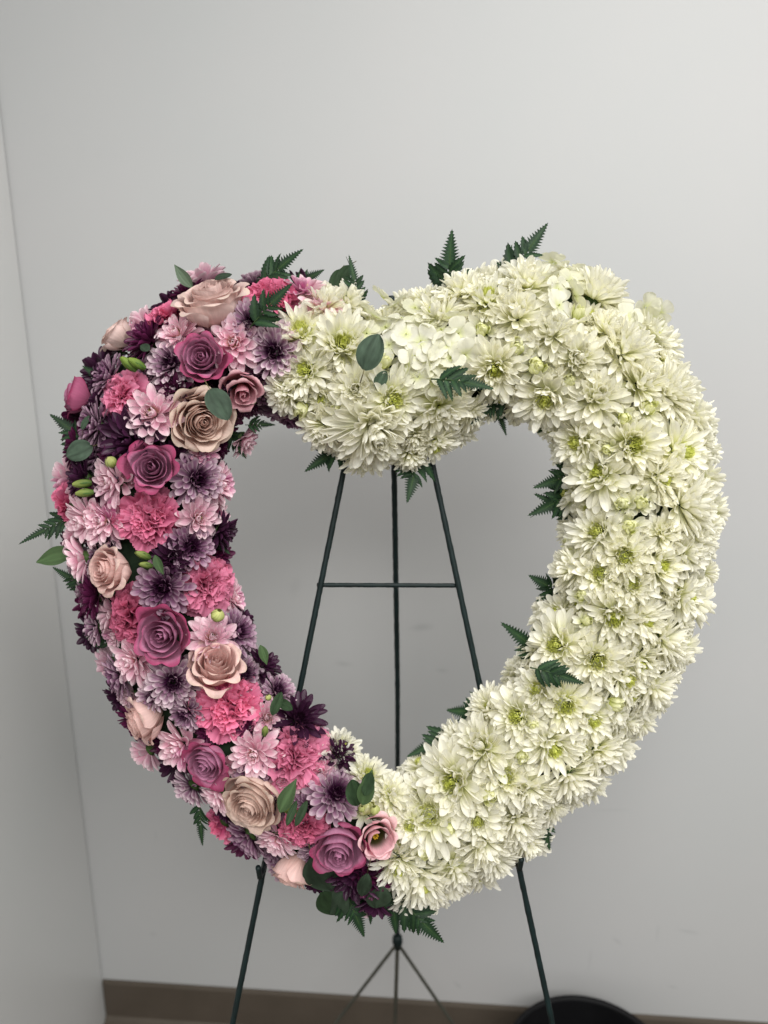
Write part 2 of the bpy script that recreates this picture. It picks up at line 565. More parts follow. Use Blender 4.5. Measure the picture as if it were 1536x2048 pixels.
def white_kind(kind):
    """returns {sub-part name: mesh}"""
    o, i, c = MB(), MB(), MB()
    yel = random.uniform(0.45, 1.0)
    def wc(t, s, az=0): return lerp(lerp(WHITE, YG, .58 * yel), WHITE, sstep(0.10, .72, t))
    def ic(t, s, az=0): return lerp(lerp(WHITE, YG, .66 * yel), WHITE * .99, sstep(.15, .8, t))
    ck = random.uniform(.35, .85)
    def cc(f): return lerp(lerp(GREEN, YG, .5 + ck * .5), lerp(YG, CREAM, ck), f ** .6) * random.uniform(.88, 1.1)
    kw = dict(ridge=.10)
    if kind == 'open':
        lift = random.uniform(-6, 18)
        nn = random.choice((16, 17, 18, 19))
        W = random.uniform(.092, .122)
        tp = random.choice((0, 0, .2, .35))
        ring(o, nn - 2, .18, -.03, .86, W, R(-12 + lift), R(-10), .45, wc, 1.7, tip=tp, **kw)
        ring(o, nn, .18, .00, .86, W, R(3 + lift), R(-4), .5, wc, 1.7, tip=tp, **kw)
        ring(o, nn, .17, .04, .83, W, R(16 + lift), R(0), .55, wc, 1.7, tip=tp, **kw)
        ring(i, nn, .16, .08, .76, W * .95, R(28 + lift), R(6), .6, wc, 1.7, tip=tp, **kw)
        ring(i, nn - 2, .16, .11, .62, W * .88, R(41 + lift), R(12), .65, ic, 1.5, **kw)
        ring(i, nn - 4, .17, .14, .46, W * .75, R(52 + lift * .5), R(20), .7, ic, 1.4, nv=7, nu=5)
        ring(i, 12, .21, .16, .30, .066, R(58), R(34), .8, ic, nv=6, nu=5)
        dome_florets(c, 56, .21, .21, .13, .20, .034, cc)
    elif kind == 'full':
        for k in range(8):
            f = k / 7
            ring(o if k < 4 else i, int(19 - 8 * f), .14 - .08 * f, .0 + .28 * f, .92 - .42 * f, .116 - .035 * f, R(-14 + 80 * f), R(-6 + 42 * f), .5 + .4 * f,
                 wc if k < 6 else ic, 1.7, **kw)
        dome_florets(c, 16, .07, .3, .06, .2, .035, lambda f: lerp(YG, CREAM, .6) * random.uniform(.9, 1.1))
    elif kind == 'football':
        for k in range(10):
            f = k / 9
            ring(o if k < 5 else i, int(26 - 14 * f), .12 - .06 * f, .0 + .34 * f, .92 - .54 * f, .098 - .025 * f, R(-22 + 88 * f), R(2 + 42 * f), .55 + .3 * f,
                 wc if k < 8 else ic, 1.2, **kw)
        dome_florets(c, 26, .10, .34, .06, .18, .03, lambda f: lerp(YG, CREAM, .75) * random.uniform(.85, 1.05))
    elif kind == 'bud':
        def bo(t, s, az=0): return lerp(lerp(GREEN, YG, .55), lerp(WHITE, CREAM, .5), sstep(.1, .95, t) * random.uniform(.75, 1))
        def bi(t, s, az=0): return lerp(lerp(GREEN, YG, .4), CREAM * .95, sstep(.2, 1.0, t))
        ring(o, 10, .16, .0, .95, .17, R(28), R(28), .4, wc, **kw)
        ring(o, 13, .20, .05, .92, .15, R(52), R(70), .6, bo, **kw)
        ring(i, 12, .17, .10, .80, .13, R(64), R(85), .7, bi, **kw)
        ring(i, 9, .10, .16, .60, .11, R(74), R(80), .8, bi)
        dome_florets(c, 12, .08, .3, .05, .3, .04, lambda f: lerp(GREEN, YG, .5))
    elif kind == 'spider':
        for k in range(6):
            f = k / 5
            ring(o if k < 3 else i, int(22 - 9 * f), .12, .02 + .2 * f, 1.02 - .40 * f, .085, R(-5 + 62 * f), R(14 + 18 * f), .9, wc, nv=8, ridge=.05)
        dome_florets(c, 24, .1, .24, .06, .2, .034, cc)
    return {'outer_petals': o.mesh('outer_petals', M['white_petal']), 'inner_petals': i.mesh('inner_petals', M['white_petal']),
            'flower_center': c.mesh('flower_center', M['white_petal'])}


def pink_kind(v):
    o, i, c = MB(), MB(), MB()
    base = S(226, 138, 174)
    pale = S(250, 232, 236)
    mag = S(205, 95, 160)
    dye = random.uniform(0, 6.28)
    dk = (0.0, 0.75, 0.25)[v % 3]
    greyer = (0.0, 0.0, 0.35)[v % 3]
    def pc(t, s, az=0):
        d = 0.5 + 0.5 * math.cos(az - dye)
        edge = max(abs(s) ** 2 * .7, sstep(.6, 1, t) * .85)
        q = lerp(base, pale, .34 + .66 * edge)
        q = lerp(q, mag, dk * sstep(.55, 1, d) * (1 - edge * .7))
        return lerp(q, S(206, 180, 188), greyer)
    def ic(t, s, az=0): return lerp(S(225, 175, 165), pc(t, s, az), sstep(.2, .7, t))
    nn = random.choice((11, 12, 13))
    kw = dict(ridge=.14)
    ring(o, nn, .12, .0, .90, .17, R(6), R(4), .55, pc, tip=.25, **kw)
    ring(o, nn, .12, .06, .84, .16, R(20), R(6), .6, pc, tip=.2, **kw)
    ring(i, nn - 1, .11, .12, .66, .135, R(36), R(14), .7, pc, tip=.15, **kw)
    ring(i, nn - 2, .10, .17, .48, .11, R(54), R(30), .8, ic, **kw)
    ring(i, 8, .08, .2, .36, .085, R(66), R(40), .9, ic, nv=6)
    yc = (S(214, 190, 150), S(226, 196, 170), S(205, 165, 150))[v % 3]
    dome_florets(c, 26, .12, .2, .1, .2, .036, lambda f: lerp(S(175, 165, 95), yc, f) * random.uniform(.85, 1.1))
    return {'outer_petals': o.mesh('outer_petals', M['pink_petal']), 'inner_petals': i.mesh('inner_petals', M['pink_petal']),
            'flower_center': c.mesh('flower_center', M['pink_petal'])}


def lavender_kind(v):
    o, i, c = MB(), MB(), MB()
    deep = S(70, 24, 62)
    lav = lerp(S(170, 126, 154), S(138, 90, 124), (0, .5, 1.0)[v % 3])
    silver = lerp(S(230, 212, 218), S(190, 162, 178), (0, .5, 1.0)[v % 3])
    def lc(t, s, az=0):
        q = lerp(lav, silver, max(abs(s) ** 2.2, sstep(.72, .97, t)) * .92)
        return lerp(deep, q, sstep(.12, .55, t))
    def mc(t, s, az=0): return lerp(deep, lerp(lav, silver, abs(s) ** 2 * .5), sstep(.35, .95, t) * .8)
    def dc(t, s, az=0): return lerp(deep * .8, lav * .6, sstep(.6, 1, t) * .6)
    kw = dict(ridge=.10)
    kw['spoon'] = True
    ring(o, 19, .12, .0, .86, .112, R(0), R(8), .45, lc, **kw)
    ring(o, 19, .12, .06, .80, .108, R(13), R(12), .5, lc, **kw)
    ring(i, 17, .12, .11, .66, .100, R(26), R(18), .6, lc, **kw)
    ring(i, 16, .12, .15, .50, .085, R(39), R(28), .7, mc, **kw)
    ring(i, 14, .10, .18, .35, .065, R(53), R(40), .9, dc, nv=6)
    dome_florets(c, 40, .14, .2, .06, .15, .03, lambda f: deep * random.uniform(.7, 1.3))
    return {'outer_petals': o.mesh('outer_petals', M['pink_petal']), 'inner_petals': i.mesh('inner_petals', M['pink_petal']),
            'flower_center': c.mesh('flower_center', M['dark_petal'])}


def dark_kind(v):
    o, i, c = MB(), MB(), MB()
    d0 = lerp(S(46, 16, 38), S(84, 18, 56), (0, .6)[v % 2])
    d1 = lerp(S(74, 34, 66), S(112, 34, 82), (0, .6)[v % 2])
    def dc(t, s, az=0): return lerp(d0, d1, max(abs(s) ** 2, t * .5))
    kw = dict(ridge=.16)
    ring(o, 13, .12, .0, .92, .135, R(8), R(6), .7, dc, tip=.3, **kw)
    ring(o, 13, .12, .06, .86, .13, R(22), R(8), .7, dc, tip=.3, **kw)
    ring(i, 12, .11, .11, .68, .11, R(38), R(16), .8, dc, tip=.2, **kw)
    ring(i, 11, .10, .16, .5, .09, R(54), R(30), .9, dc, **kw)
    dome_florets(c, 34, .14, .2, .08, .2, .034, lambda f: d0 * random.uniform(.7, 1.2))
    return {'outer_petals': o.mesh('outer_petals', M['dark_petal']), 'inner_petals': i.mesh('inner_petals', M['dark_petal']),
            'flower_center': c.mesh('flower_center', M['dark_petal'])}


# ------------------------------------------------------------------ rose
def rose_petal_mesh(mb, k, n, colf, th, hgt=0.78, openness=1.0, nu=27, nv=16, fmin=0.0, rollk=1.0):
    f = fmin + (1 - fmin) * k / (n - 1)
    rk = (0.045 + 0.70 * f ** 1.1 * openness) * random.uniform(.93 - .03 * f, 1.06 + .03 * f)
    top = hgt * (0.98 + 0.06 * math.sin(f * 2.6) - 0.46 * f ** 2.0) * random.uniform(.95, 1.05)
    z0 = -0.12
    half = lerp(1.9, 1.05, f ** .7)
    lip = (0.015 + 0.17 * f ** 1.2) * random.uniform(.7, 1.3)
    roll = R(lerp(10, 165, sstep(.25, .9, f)) * random.uniform(.75, 1.15)) * rollk
    p1, p2, p3 = (random.uniform(0, 6.28) for _ in range(3))
    side = random.uniform(-.4, .4)
    tearx = random.uniform(-.8, .8)
    fold_at = random.uniform(.35, .6)
    pts, cols, uvs = [], [], []
    for j in range(nv):
        t = j / (nv - 1)
        for i in range(nu):
            s = -1 + 2 * i / (nu - 1)
            edge = 1 - 0.26 * abs(s) ** 3.0 + 0.016 * math.sin(p1 + s * 5) + 0.010 * math.sin(p2 + s * 9) + .035 * f * math.exp(-((s - tearx * .3) / .14) ** 2) - .05 * f * math.exp(-((s - tearx) / .07) ** 2)
            tt = t * edge
            wdt = 0.50 + 0.50 * math.sin(min(1, tt / .72) * PI / 2)
            a = th + (s + side * t * .3) * half * wdt
            c = min(tt / .80, 1)
            belly = 0.18 + 0.82 * math.sin(c * PI / 2) ** .85
            if f < 0.35:
                belly *= 1 - 0.30 * (1 - f / .35) * sstep(.6, 1, tt)       # the heart closes inwards
            r = rk * belly
            z = z0 + (top - z0) * min(tt, .80) / .80
            q = max(0, (tt - .80) / .20)
            if q > 0:                                                       # the lip rolls out and over
                amt = 1 + .45 * (math.cos((abs(s) - fold_at) * 5) - .4)
                an = roll * q * amt
                rad = lip * .62
                r += rad * (1 - math.cos(an)) * 1.0
                z += rad * math.sin(an) * .9 + (1 - f) * .04 * q
            r *= 1 + 0.10 * s * (1 - .3 * f)                                 # one edge tucked under, the other over
            r += 0.030 * f * math.sin(p2 + s * 4 + t * 3) * t + .012 * t * math.sin(p3 + s * 8 + t * 4)
            z += 0.024 * f * t * math.sin(p1 + s * 5)
            pts.append((r * math.cos(a), r * math.sin(a), z))
            cols.append(colf(tt, s, f))
            uvs.append((s * .5 + p1, t + p2))
    mb.grid(pts, cols, uvs, nu, nv)


def rose_kind(colf, n=24, inner=8, openness=1.0, hgt=.78, fmin=0.0, rollk=1.0):
    th = random.uniform(0, 6.28)
    heart = MB()
    petals = []
    for k in range(n):
        th += 2.2 + random.uniform(-.6, .6)
        if k < inner:
            rose_petal_mesh(heart, k, n, colf, th, hgt, openness, fmin=fmin, rollk=rollk)
        else:
            mb = MB()
            rose_petal_mesh(mb, k, n, colf, th, hgt, openness, fmin=fmin, rollk=rollk)
            petals.append(mb.mesh('petal', M['rose_petal']))
    return heart.mesh('rose_heart', M['rose_petal']), petals


def tan_col(v):
    inner = (S(226, 194, 188), S(222, 192, 180), S(228, 190, 184))[v]
    outer = (S(232, 208, 202), S(228, 204, 192), S(234, 202, 196))[v]
    def f(t, s, fr):
        q = lerp(inner, outer, fr)
        q = lerp(q * np.array((.95, .91, .87)), q, sstep(.1, .8, t))
        return lerp(q, S(222, 212, 176), .35 * sstep(.9, 1, t) * fr)
    return f


def mauve_col(v):
    def f(t, s, fr):
        q = lerp(S(186, 126, 158), S(196, 142, 170), fr * .7)
        rim = max(sstep(.80, 1, t), sstep(.86, 1, abs(s)))
        q = lerp(q, S(186, 40, 104), rim * sstep(.35, .8, fr) * .7)
        return lerp(q, S(168, 52, 98), sstep(.80, 1.0, fr) * .62)
    return f


def lis_col(v):
    def f(t, s, fr):
        q = lerp(S(240, 192, 200), S(214, 156, 168), v)
        q = lerp(q, S(246, 214, 214), .5 * sstep(.8, 1, t))
        return lerp(S(70, 68, 34) if v == 0 else S(170, 110, 110), q, sstep(.28, .62, t))
    return f


# ------------------------------------------------------------------ carnation
def carnation_kind(v):
    mb = MB()
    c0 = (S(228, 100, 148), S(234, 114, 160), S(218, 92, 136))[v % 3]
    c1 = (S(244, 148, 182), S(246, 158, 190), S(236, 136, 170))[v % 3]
    n = 36
    nu, nv = 33, 9
    for k in range(n):
        f = (k + .5) / n
        az = k * 2.39996 + random.uniform(-.2, .2)
        el = R(86 - 84 * f ** 1.25 + random.gauss(0, 8))
        Ln = lerp(.56, .98, f ** .8) * random.uniform(.88, 1.08)
        fan = R(random.uniform(70, 105))
        amp = random.uniform(.06, .125) * lerp(1.35, .8, f)
        fr = random.uniform(3.6, 5.6)
        p1, p2 = random.uniform(0, 6.28), random.uniform(0, 6.28)
        curl = R(random.uniform(-35, 25))
        ca, sa = math.cos(az), math.sin(az)
        cj = random.uniform(.84, 1.06)
        pts, cols, uvs = [], [], []
        tw = R(random.gauss(0, 25))
        for j in range(nv):
            t = j / (nv - 1)
            for i in range(nu):
                s = -1 + 2 * i / (nu - 1)
                tooth = (0.035 if i % 2 else 0) * sstep(.75, 1, t)
                l = Ln * t * (1 - .18 * s * s - tooth + .04 * math.sin(p2 + s * 6))
                bend = el + curl * t * t
                wide = math.sin(s * fan * .5) * l * (0.55 + .45 * t)
                al = math.cos(s * fan * .5) * l
                up = amp * t ** 1.6 * math.sin(p1 + s * fr * 2.2) + amp * .5 * t ** 2 * math.sin(p2 + s * fr * 4.6) + .25 * s * wide * .3
                y = wide * math.cos(tw) - up * math.sin(tw)
                u = wide * math.sin(tw) + up * math.cos(tw)
                x = al * math.cos(bend) - u * math.sin(bend)
                z = al * math.sin(bend) * .78 + u * math.cos(bend)
                x += .03
                pts.append((x * ca - y * sa, x * sa + y * ca, z))
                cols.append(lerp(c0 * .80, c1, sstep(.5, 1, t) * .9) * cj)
                uvs.append((s * .5 + p1, t + p2))
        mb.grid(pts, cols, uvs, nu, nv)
    return mb.mesh('carnation_petals', M['carnation_petal'])


# ------------------------------------------------------------------ leaves
def leaflet_mesh(v, wide=.30, teeth=6):
    """serrated fern leaflet, length 1 along +X, folded along its midrib"""
    mb = MB()
    gk = random.uniform(.5, .85); dk = S(36, 62, 42, gk); lt = S(60, 92, 56, gk)
    n = teeth * 2 + 2
    rows = []
    for j in range(n + 1):
        t = j / n
        env = wide * (math.sin(PI * min(1, t * .93 + .07) ** .75)) ** .8 * (1 - .25 * t)
        if j == n: env = 0.004
        w = env * (1.0 if j % 2 == 0 else .74)
        x = t + (0.035 if j % 2 == 0 and j < n else 0)
        rows.append((t, x, w))
    pts, cols, uvs = [], [], []
    for (t, x, w) in rows:
        bend = .06 * math.sin(t * 3) - .10 * t * t
        for s in (-1, -.5, 0, .5, 1):
            xs = x if abs(s) == 1 else t
            pts.append((xs * (1 if abs(s) == 1 else 1), s * w, bend + abs(s) * w * .22))
            cols.append(lerp(lt, dk, min(1, abs(s) * 1.6)))
            uvs.append((s * .5, t * 3 + v))
    mb.grid(pts, cols, uvs, 5, n + 1)
    return mb.mesh('leaflet', M['leaf'])


LEAFLETS = [leaflet_mesh(v, (.20, .23, .18)[v], (6, 5, 7)[v]) for v in range(3)]


def terminal_mesh(v):
    """the frond's tip where the leaflets run together"""
    mb = MB()
    gk = random.uniform(.5, .85); dk = S(36, 62, 42, gk); lt = S(60, 92, 56, gk)
    n = 22
    pts, cols, uvs = [], [], []
    for j in range(n + 1):
        t = j / n
        env = .30 * (1 - t) ** .85 * (1 - .35 * math.exp(-t * 9)) + .003
        w = env * (1.08 if j % 2 == 0 else .50)
        for s in (-1, -.5, 0, .5, 1):
            x = t + (.07 * (1 - t) if (j % 2 == 0 and abs(s) == 1) else 0)
            pts.append((x, s * w, abs(s) * w * .2 - .08 * t * t))
            cols.append(lerp(lt, dk, min(1, abs(s) * 1.6)))
            uvs.append((s * .5, t * 3 + v))
    mb.grid(pts, cols, uvs, 5, n + 1)
    return mb.mesh('leaf_tip', M['leaf'])


TERMINALS = [terminal_mesh(v) for v in range(2)]


def round_leaf_mesh(v):
    mb = MB()
    c0 = (S(66, 82, 68), S(56, 72, 56), S(48, 68, 44))[v]
    nu, nv = 9, 12
    pts, cols, uvs = [], [], []
    for j in range(nv):
        t = j / (nv - 1)
        w = (math.sin(PI * max(.01, min(.995, t ** .92)))) ** .55 * .47
        for i in range(nu):
            s = -1 + 2 * i / (nu - 1)
            pts.append((t, s * w, .10 * s * s * w + .05 * math.sin(t * 4 + v) - .12 * t * t * (.4 + .4 * v) + .02 * math.sin(s * 4 + v)))
            cols.append(c0 * (1.3 if abs(s) < .1 else (1.18 if abs(s) > .95 else 1.0 + .08 * math.sin(t * 22 - abs(s) * 5))))
            uvs.append((s * .5 + v, t))
    mb.grid(pts, cols, uvs, nu, nv)
    mb.tube([(-.38, .02, -.16), (-.15, 0, -.05), (.02, 0, .0)], [.022, .020, .014], 6, S(110, 104, 70))
    return mb.mesh('eucalyptus_leaf', M['eucalyptus'])


ROUND = [round_leaf_mesh(v) for v in range(3)]


def lance_leaf_mesh(v):
    mb = MB()
    c0 = (S(70, 92, 58), S(88, 104, 84))[v]
    pts, cols, uvs = [], [], []
    for j in range(11):
        t = j / 10
        w = math.sin(PI * max(.02, min(.99, t ** .8))) * .17 + .004
        for i in range(5):
            s = -1 + i * .5
            pts.append((t, s * w, abs(s) * w * .5 - .15 * t * t))
            cols.append(c0 * (1.35 if i == 2 else 1))
            uvs.append((s * .5, t))
    mb.grid(pts, cols, uvs, 5, 11)
    return mb.mesh('leaf_blade', M['leaf'])


LANCE = [lance_leaf_mesh(v) for v in range(2)]


def bud_mesh(v):
    """closed lisianthus bud: a twisted pointed body of overlapping sepals; v 2 is the round one"""
    mb = MB()
    cols_ = [(S(84, 110, 48), S(150, 162, 88)), (S(76, 104, 42), S(128, 150, 66)), (S(130, 146, 70), S(196, 198, 128))][v]
    for k in range(6):
        th = k * 1.05
        nu, nv = 7, 10
        pts, cols, uvs = [], [], []
        for j in range(nv):
            t = j / (nv - 1)
            r = (.30 * math.sin(PI * min(.97, t * .80 + .12)) ** .8) if v < 2 else .46 * math.sin(PI * min(.95, t * .80 + .13)) ** .7
            ln = 1.25 if v < 2 else .85
            for i in range(nu):
                s = -1 + 2 * i / (nu - 1)
                a = th + s * .75 + t * 1.1
                rr = r * (1 + .09 * s)
                pts.append((rr * math.cos(a), rr * math.sin(a), t * ln - .1 + (.03 * math.sin(k) * t)))
                cols.append(lerp(cols_[0], cols_[1], t))
                uvs.append((s * .5 + k, t))
        mb.grid(pts, cols, uvs, nu, nv)
    if v < 2:
        for k in range(5):
            petal(mb, k * 1.257, .22, -.1, .8, .06, R(72), R(16), .3, lambda t, s: S(74, 104, 50), nu=3, nv=6, tip=.6)
    return mb.mesh('bud', M['leaf'])


BUDS = [bud_mesh(v) for v in range(3)]


def floret_mesh(v):
    mb = MB()
    c0 = lerp(np.array((0.80, 0.80, .56)), WHITE, (0.35, .65, .9)[v]) * .90
    for k in range(4):
        az = k * PI / 2 + random.uniform(-.12, .12)
        petal(mb, az, .05, .02 * (k % 2), .95, .52, R(random.uniform(10, 30)), R(random.uniform(-35, 10)), .12,
              lambda t, s: lerp(c0 * np.array((.9, .95, .6)), c0, sstep(0, .45, t)), nu=7, nv=8, base=.25, wave=.10)
    petal(mb, .3, 0, .02, .14, .05, R(85), 0, .5, lambda t, s: S(190, 200, 110), nu=3, nv=3)
    petal(mb, 2.3, 0, .02, .14, .05, R(85), 0, .5, lambda t, s: S(190, 200, 110), nu=3, nv=3)
    return mb.mesh('hydrangea_petals', M['white_petal'])


# ------------------------------------------------------------------ build the kinds
K = {}
K['o'] = [white_kind('open') for _ in range(14)]
K['f'] = [white_kind('full') for _ in range(8)]
K['F'] = [white_kind('football')]
K['b'] = [white_kind('bud') for _ in range(5)]
K['s'] = [white_kind('spider') for _ in range(3)]
K['P'] = [pink_kind(v) for v in range(6)]
K['L'] = [lavender_kind(v) for v in range(6)]
K['D'] = [dark_kind(v) for v in range(4)]
TAN_R = [rose_kind(tan_col(0), 27, 9, 1.0, .82, rollk=.8), rose_kind(tan_col(1), 29, 9, 1.05, .80, rollk=.75), rose_kind(tan_col(2), 20, 7, .95, .95)]
MAU_R = [rose_kind(mauve_col(0), 18, 7, .98, .92, rollk=.62), rose_kind(mauve_col(0), 19, 7, 1.02, .88, rollk=.7)]
CARN = [carnation_kind(v) for v in range(4)]
FLORET = [floret_mesh(v) for v in range(3)]

PARTNAME = {'o': 'white_chrysanthemum', 'f': 'white_chrysanthemum', 'F': 'white_chrysanthemum', 'b': 'chrysanthemum_bud', 's': 'white_chrysanthemum',
            'P': 'pink_chrysanthemum', 'L': 'lavender_chrysanthemum', 'D': 'purple_chrysanthemum'}
PARTLABEL = {'o': 'white chrysanthemum with a yellow-green centre', 'f': 'full creamy white chrysanthemum', 'F': 'large dense white chrysanthemum under the cleft',
             'b': 'half-open greenish chrysanthemum bud', 's': 'white chrysanthemum with thin spreading petals', 'P': 'pale pink chrysanthemum with white petal edges',
             'L': 'dusty lavender chrysanthemum with a dark purple centre', 'D': 'very dark purple chrysanthemum'}
placed = []        # (local centre, radius, side)


def orient(nrm, spin):
    q = nrm.to_track_quat('Z', 'Y').to_matrix()
    return (q @ Matrix.Rotation(spin, 3, 'Z')).to_4x4()


def set_local(o, pos, nrm, scale, spin=None, squash=1.0):
    spin = random.uniform(0, 6.28) if spin is None else spin
    o.matrix_local = Matrix.Translation(pos - O0) @ orient(nrm, spin) @ Matrix.Diagonal((scale, scale, scale * squash, 1))


def jitter(n, deg=9):
    return (n + Vector((random.gauss(0, 1), random.gauss(0, 1), random.gauss(0, 1))) * R(deg)).normalized()


def add_mum(kind, pos, nrm, r, side):
    ms = random.choice(K[kind])
    c = link(PARTNAME[kind], CALYX, wreath)
    c['label'] = PARTLABEL[kind]
    set_local(c, pos - nrm * r * .42, nrm, r, squash=random.uniform(.9, 1.1))
    for nm, me in ms.items():
        ch = link(nm, me, c)
        ch['kind'] = 'stuff'
    placed.append((pos, r, side))


def add_rose(kinds, which, name, label, pos, nrm, r, h=.5):
    heart, pet = kinds[which]
    c = link(name, heart, wreath)
    c['label'] = label
    set_local(c, pos - nrm * r * h, nrm, r)
    for me in pet:
        link('petal', me, c)
    placed.append((pos, r * .95, 0))
    return c


def tilt_to(nrm, tx, ty, k):
    """turn a bloom's face k of the way to the screen direction (tx right, ty down)"""
    d = Vector((tx, 0, -ty)).normalized()
    return (nrm * (1 - k) + d * k).normalized()


# ---- roses (x, y, diameter, kind, tilt)
for (x, y, d, v, tx, ty, k) in ((425, 600, 172, 0, 0, -1, .28), (402, 842, 146, 1, .3, .3, .08), (222, 1140, 124, 2, -.6, -.6, .15), (430, 1335, 146, 2, .1, -1, .42),
                                (503, 1608, 144, 1, 0, 0, 0), (288, 1440, 120, 2, -1, .3, .25), (585, 1742, 110, 2, -.2, 1, .4), (232, 672, 96, 0, -1, -.7, .35)):
    p, nr_, w = surf(x, y)
    if k: nr_ = tilt_to(nr_, tx, ty, k)
    add_rose(TAN_R, v, 'tan_rose', 'dusty beige rose', p, nr_, d * .5 * PX * 1.0)
for (x, y, d, v, tx, ty, k) in ((408, 718, 108, 0, 0, 0, 0), (306, 938, 108, 1, 0, -.5, .1), (330, 1268, 126, 0, 0, 0, 0), (420, 1520, 106, 1, 0, 0, 0),
                                (680, 1690, 126, 0, .2, .2, .1), (160, 795, 90, 1, -1, 0, .3)):
    p, nr_, w = surf(x, y)
    if k: nr_ = tilt_to(nr_, tx, ty, k)
    add_rose(MAU_R, v, 'mauve_rose', 'mauve rose with magenta outer petals', p + nr_ * .004, nr_, d * .5 * PX * 1.08)

# ---- lisianthus: a cup of a few broad petals
LIS = [rose_kind(lis_col(0), 8, 0, 1.0, 1.1, fmin=.50, rollk=.8), rose_kind(lis_col(1), 11, 3, 1.0, .95)]
st = MB()
for k in range(7):
    a = k * .9
    st.tube([(0, 0, .05), (.05 * math.cos(a), .05 * math.sin(a), .35), (.09 * math.cos(a), .09 * math.sin(a), .46)], [.018, .018, .035], 6, S(214, 180, 50))
STAMEN = st.mesh('stamens', M['leaf'])
for (x, y, d, v, tx, ty, k) in ((752, 1674, 96, 0, .9, .0, .20), (486, 782, 92, 1, .2, .2, .1)):
    p, nr_, w = surf(x, y)
    nr_ = tilt_to(nr_, tx, ty, k)
    c = add_rose(LIS, v, 'lisianthus', ('pale pink lisianthus cup with yellow stamens', 'dusty pink half-open lisianthus')[v], p, nr_, d * .5 * PX * 1.1)
    if v == 0:
        link('stamens', STAMEN, c)

# ---- carnations
for (x, y, d) in ((225, 780, 105), (290, 1040, 128), (430, 1165, 124), (232, 1238, 124), (457, 1420, 140), (600, 1512, 142), (600, 1668, 106), (540, 568, 116),
                  (308, 622, 96), (118, 1012, 92), (432, 1662, 84)):
    p, nr_, w = surf(x, y)
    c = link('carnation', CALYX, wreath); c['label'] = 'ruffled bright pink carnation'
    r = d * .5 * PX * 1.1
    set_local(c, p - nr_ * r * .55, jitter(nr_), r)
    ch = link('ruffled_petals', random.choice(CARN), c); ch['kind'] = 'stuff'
    placed.append((p, r, 0))

# ---- chrysanthemums on the coloured half
for (k, lst) in (('P', ((300, 822, 118), (465, 682, 108), (350, 662, 96), (400, 1036, 92), (215, 965, 108), (160, 1045, 110), (425, 1272, 98), (505, 1512, 98),
                        (255, 1325, 108), (446, 968, 96), (612, 566, 100), (400, 548, 104), (352, 1500, 108), (425, 1600, 90), (545, 1690, 92), (150, 1125, 100),
                        (498, 885, 82), (285, 1512, 80), (200, 1040, 100), (640, 600, 90))),
                 ('L', ((335, 722, 104), (545, 702, 112), (400, 957, 116), (385, 1092, 98), (322, 1178, 118), (484, 1260, 98), (345, 1366, 108), (675, 1582, 112),
                        (502, 640, 98), (202, 745, 100), (172, 850, 108), (560, 1375, 84), (365, 1432, 84), (222, 1360, 100), (372, 1590, 92), (482, 1688, 100),
                        (178, 1255, 80), (515, 1640, 60), (300, 1395, 70))),
                 ('D', ((285, 667, 112), (245, 882, 142), (150, 955, 84), (172, 1190, 104), (452, 1066, 84), (345, 1120, 80), (602, 1432, 112), (535, 1325, 84),
                        (700, 1768, 122), (505, 1462, 66), (684, 1505, 76), (322, 1320, 64), (462, 910, 66), (195, 1085, 56), (740, 1765, 90), (400, 1480, 50)))):
    for (x, y, d) in lst:
        p, nr_, w = surf(x, y)
        sink = .010 if d < 70 else 0.0
        add_mum(k, p - nr_ * sink, jitter(nr_, 7), d * .5 * PX * 1.08, 0)

